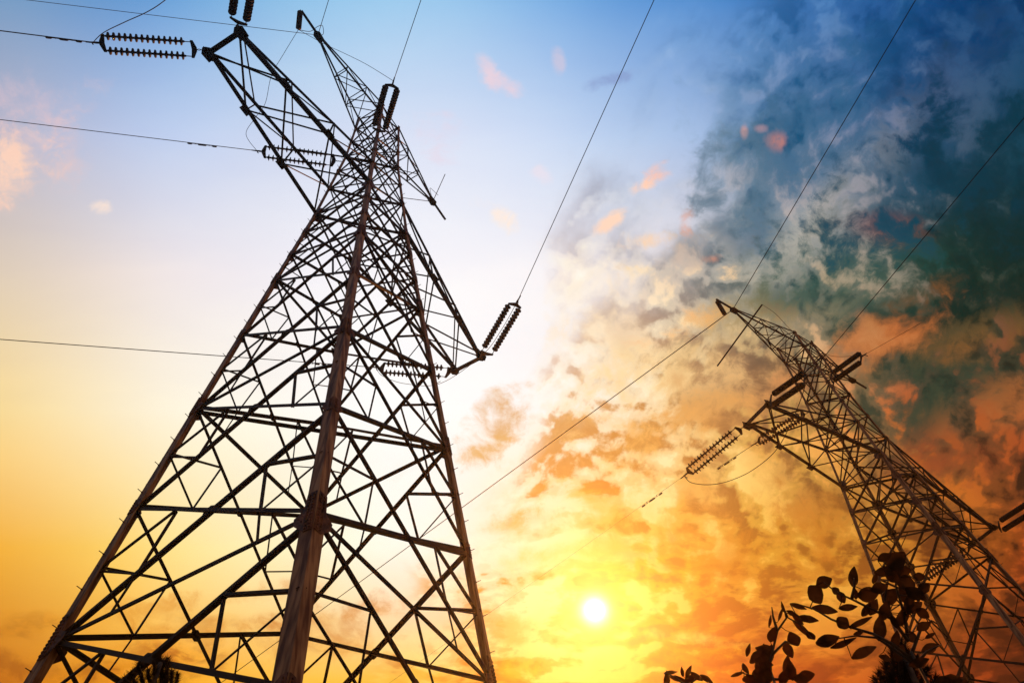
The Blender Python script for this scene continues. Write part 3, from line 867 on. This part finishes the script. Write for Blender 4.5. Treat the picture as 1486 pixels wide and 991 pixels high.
def sapling(name, label, cat, dist, foot, top, branches, leaves, m_leaf, extra=None, r0=.016):
    o = thing(name, label, cat, (foot[0], foot[1], gz(*foot)), 0, 'saplings along the bottom edge'); nodes_ = []
    inv = -Vector((foot[0], foot[1], gz(*foot)))
    bm = bmesh.new()
    pts, rr, _ = trunk_to(top[0], top[1], dist, foot, r0, .0045)
    tube(bm, pts, rr, 8)
    bmesh.ops.translate(bm, verts=bm.verts, vec=inv)
    tr = obj('trunk', bm, M_BARK, o, True)
    for br in branches:
        bm = bmesh.new()
        ps = [at(x, y, dist + k) for x, y, k in br]
        # smooth polyline
        sm = []
        for i in range(len(ps) - 1):
            for j in range(3): sm.append(ps[i].lerp(ps[i + 1], j / 3))
        sm.append(ps[-1]); nodes_ += sm
        tube(bm, sm, [.0065 - .0045 * i / (len(sm) - 1) for i in range(len(sm))], 6)
        bmesh.ops.translate(bm, verts=bm.verts, vec=inv)
        obj('branch', bm, M_BARK, tr, True)
    cr = None
    bm = bmesh.new()
    for l in leaves:
        c = view_leaf(bm, l[0], l[1], dist + random.uniform(-.08, .08), l[2], l[3], l[4])
        near = min(nodes_, key=lambda q: (q - c).length)
        if .004 < (near - c).length < .16:
            mid = near.lerp(c, .5) + Vector((0, 0, -.006))
            tube(bm, [near, mid, c], [.0022, .0016, .0012], 4)
    if extra: extra(bm)
    bmesh.ops.translate(bm, verts=bm.verts, vec=inv)
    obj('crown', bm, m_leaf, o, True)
    return o

def foot_for(px, py, dist, dx=0, dy=0):
    q = at(px, py, dist); return (q.x + dx, q.y + dy)

LV = [(1239, 835, 32, 15, 92), (1241, 860, 16, 7, 95), (1198, 843, 26, 20, 30), (1184, 864, 32, 20, -55), (1200, 884, 38, 13, -4),
      (1232, 881, 26, 11, 8), (1224, 902, 20, 20, 40), (1174, 898, 28, 9, -6), (1252, 901, 38, 10, 26), (1203, 928, 36, 18, 14),
      (1226, 933, 38, 10, 24), (1257, 943, 42, 12, 30), (1262, 862, 30, 22, 10), (1277, 910, 32, 20, 80), (1292, 864, 26, 22, 50),
      (1312, 893, 34, 15, 62), (1287, 828, 32, 14, 10), (1302, 812, 30, 24, 60), (1316, 846, 30, 22, -10), (1349, 940, 26, 12, 15),
      (1341, 908, 22, 10, 25), (1222, 868, 20, 12, -60), (1270, 838, 16, 8, 70), (1284, 885, 28, 14, 70), (1300, 905, 22, 10, -60),
      (1330, 862, 30, 20, -30), (1324, 925, 30, 12, -50), (1287, 955, 26, 9, -20), (1335, 960, 28, 13, 20), (1268, 880, 24, 12, 60),
      (1306, 945, 26, 14, 60), (1296, 838, 22, 14, -40), (1351, 921, 16, 6, 40), (1247, 918, 16, 6, 10), (1328, 880, 24, 16, 40),
      (1312, 828, 20, 14, 10), (1278, 852, 26, 16, 20), (1320, 872, 26, 14, 70), (1340, 890, 20, 12, -30), (1300, 925, 24, 12, 80), (1258, 884, 22, 12, 60), (1342, 852, 22, 14, 40), (1310, 862, 24, 14, 110), (1284, 808, 20, 10, 30), (1298, 822, 28, 20, 80), (1336, 836, 18, 12, 0), (1160, 880, 24, 8, -15), (1214, 858, 16, 9, -40)]
BR = [[(1328, 960, 0), (1295, 934, 0), (1266, 919, .02), (1236, 910, .03), (1206, 898, .03), (1183, 884, .03), (1160, 877, .03), (1147, 876, .02)],
      [(1318, 930, 0), (1295, 898, -.03), (1266, 884, -.05), (1236, 869, -.06), (1215, 860, -.06), (1195, 844, -.06)],
      [(1328, 965, 0), (1295, 940, .04), (1272, 925, .05), (1242, 922, .06), (1216, 926, .06)],
      [(1318, 930, 0), (1312, 890, .02), (1300, 850, .02), (1302, 808, .02)],
      [(1322, 950, 0), (1335, 915, .05), (1352, 900, .05), (1360, 905, .05)],
      [(1295, 898, -.03), (1284, 870, -.03), (1290, 835, -.03)], [(1236, 869, -.06), (1240, 850, -.06), (1239, 838, -.06)],
      [(1328, 965, 0), (1345, 945, .03), (1366, 935, .05)]]
sapling('broadleaf_sapling', 'leafy sapling with broad dark leaves spreading left in front of the far pylon base', 'sapling',
        3.1, foot_for(1330, 975, 3.1, .25, .3), (1322, 945), BR, LV, M_LEAF)

def col(bm_px, y0, y1, w, dist, n, size):
    def f(bm):
        for _ in range(n):
            y = random.uniform(y0, y1)
            x = bm_px + random.gauss(0, w * .42)
            view_leaf(bm, x, y, dist + random.uniform(-.15, .15), random.uniform(.7, 1.3) * size, random.uniform(.35, .6) * size, random.choice((80, 100, 60, 120, 250, 285, 30, 150)) + random.uniform(-15, 15))
    return f
LV2 = [(1153, 928, 30, 15, -58), (1121, 919, 24, 13, 78), (1165, 913, 34, 9, -42), (1178, 923, 20, 10, -50), (1158, 898, 26, 8, -50), (1118, 900, 18, 4, 70),
       (1136, 881, 16, 4, 110), (1133, 890, 20, 4, 70), (1150, 890, 20, 6, -30), (1145, 945, 24, 12, -70), (1142, 962, 30, 12, 80), (1138, 980, 26, 14, 70),
       (1148, 972, 26, 12, 100), (1082, 972, 20, 8, -70), (1072, 977, 22, 6, 20), (1170, 980, 26, 14, 5), (1164, 985, 24, 16, -5), (1092, 985, 26, 12, 10)]
BR2 = [[(1112, 985, 0), (1120, 950, 0), (1128, 915, 0), (1142, 895, 0), (1160, 905, .02), (1178, 925, .04)],
       [(1128, 915, 0), (1122, 895, 0), (1120, 880, 0)], [(1142, 895, 0), (1136, 878, 0)], [(1120, 950, 0), (1140, 930, 0), (1150, 935, 0)],
       [(1112, 985, 0), (1090, 980, 0), (1075, 975, 0)], [(1112, 985, 0), (1140, 985, 0), (1165, 982, 0)]]
sapling('dry_sapling', 'reddish brown sapling with drooping withered leaves left of the leafy one', 'sapling',
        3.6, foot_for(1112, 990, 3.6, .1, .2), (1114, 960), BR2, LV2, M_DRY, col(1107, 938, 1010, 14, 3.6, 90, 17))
LV3 = [(975, 975, 22, 7, 10), (985, 985, 26, 9, -15), (1000, 972, 20, 6, 60), (1012, 982, 24, 8, -35), (1026, 985, 20, 7, -30), (968, 984, 20, 8, 80), (1001, 985, 18, 10, 30), (990, 974, 14, 5, 100)]
BR3 = [[(998, 1010, 0), (996, 988, 0), (1003, 968, 0)], [(996, 995, 0), (980, 982, 0), (966, 976, 0)], [(996, 995, 0), (1014, 982, 0), (1030, 990, 0)]]
sapling('dry_sapling', 'pale orange brown twig tips poking over the bottom edge right of the sun', 'sapling',
        4.2, foot_for(998, 1010, 4.2, 0, .2), (997, 1000), BR3, LV3, M_DRY, r0=.012)

def pine(label, tips, dist, foot, lean=0):
    """young pine: trunk, upturned shoots, each shoot bristling with needles"""
    o = thing('pine_tree', label, 'pine tree', (foot[0], foot[1], gz(*foot)), 0, 'young pines along the bottom edge')
    inv = -Vector((foot[0], foot[1], gz(*foot)))
    bm = bmesh.new()
    pts, rr, _ = trunk_to(tips[0][0], tips[0][1] + 8, dist, foot, .05, .010)
    tube(bm, pts, rr, 8)
    bt = bmesh.new()
    for i, (x, y, ln_, w) in enumerate(tips):
        a = at(x, y, dist + random.uniform(-.1, .1)); b = at(x + random.uniform(-4, 4) + (tips[0][0] - x) * .35, y + ln_, dist)
        tube(bm, [b, b.lerp(a, .5), a], [.012, .009, .004], 6)
        sc = dist / FPX; axis = (a - b).normalized()
        k = int(ln_ * 7)
        for j in range(k):
            t = random.random() ** .8; c = b.lerp(a, t)
            rnd = Vector((random.gauss(0, 1), random.gauss(0, 1), random.gauss(0, 1)))
            side_ = (rnd - axis * rnd.dot(axis)).normalized()
            dd = (side_ * random.uniform(.55, 1.0) + axis * random.uniform(.3, .9)).normalized()
            Ln = w * sc * random.uniform(.7, 1.15) * (1.0 if t < .85 else .8)
            s_ = axis.cross(dd).normalized() * sc * .55
            e = dd.cross(s_).normalized() * sc * .35
            q = c + dd * Ln
            v0, v1, v2, v3 = bt.verts.new(c - s_), bt.verts.new(c + s_), bt.verts.new(c + e), bt.verts.new(q)
            bt.faces.new((v0, v1, v3)); bt.faces.new((v1, v2, v3)); bt.faces.new((v2, v0, v3))
    bmesh.ops.translate(bm, verts=bm.verts, vec=inv); bmesh.ops.translate(bt, verts=bt.verts, vec=inv)
    obj('trunk', bm, M_BARK, o, True); obj('crown', bt, M_NEEDLE, o)
    return o
pine('small dark pine top at the bottom edge behind the near pylon left bracing',
     [(233, 953, 40, 12), (224, 958, 42, 11), (243, 956, 34, 12), (202, 964, 40, 13), (190, 976, 34, 12), (214, 972, 40, 12), (250, 974, 30, 12),
      (258, 978, 30, 9), (182, 984, 26, 10), (236, 972, 40, 14)], 4.4, foot_for(225, 1030, 4.4, -.1, .3))
pine('bristly dark pine at the bottom edge under the leafy sapling',
     [(1306, 930, 60, 17), (1316, 944, 56, 18), (1296, 940, 56, 16), (1330, 952, 50, 17), (1286, 962, 40, 14), (1276, 976, 36, 13), (1345, 968, 40, 15),
      (1308, 960, 50, 22), (1324, 975, 40, 20), (1292, 978, 40, 18), (1358, 982, 30, 13), (1268, 984, 26, 11)], 3.9, foot_for(1312, 1040, 3.9, .1, .3))
sapling('broadleaf_sapling', 'dark leaf tips low at the bottom edge right of the bristly pine', 'sapling',
        3.8, foot_for(1390, 1030, 3.8, 0, .2), (1388, 1005), [[(1388, 1010, 0), (1376, 992, 0), (1366, 984, 0)], [(1388, 1010, 0), (1392, 992, 0), (1398, 984, 0)]],
        [(1370, 986, 22, 10, 20), (1384, 986, 26, 14, 0), (1396, 988, 22, 12, -20), (1378, 992, 26, 14, 10)], M_LEAF, r0=.012)
bpy.context.view_layer.update()
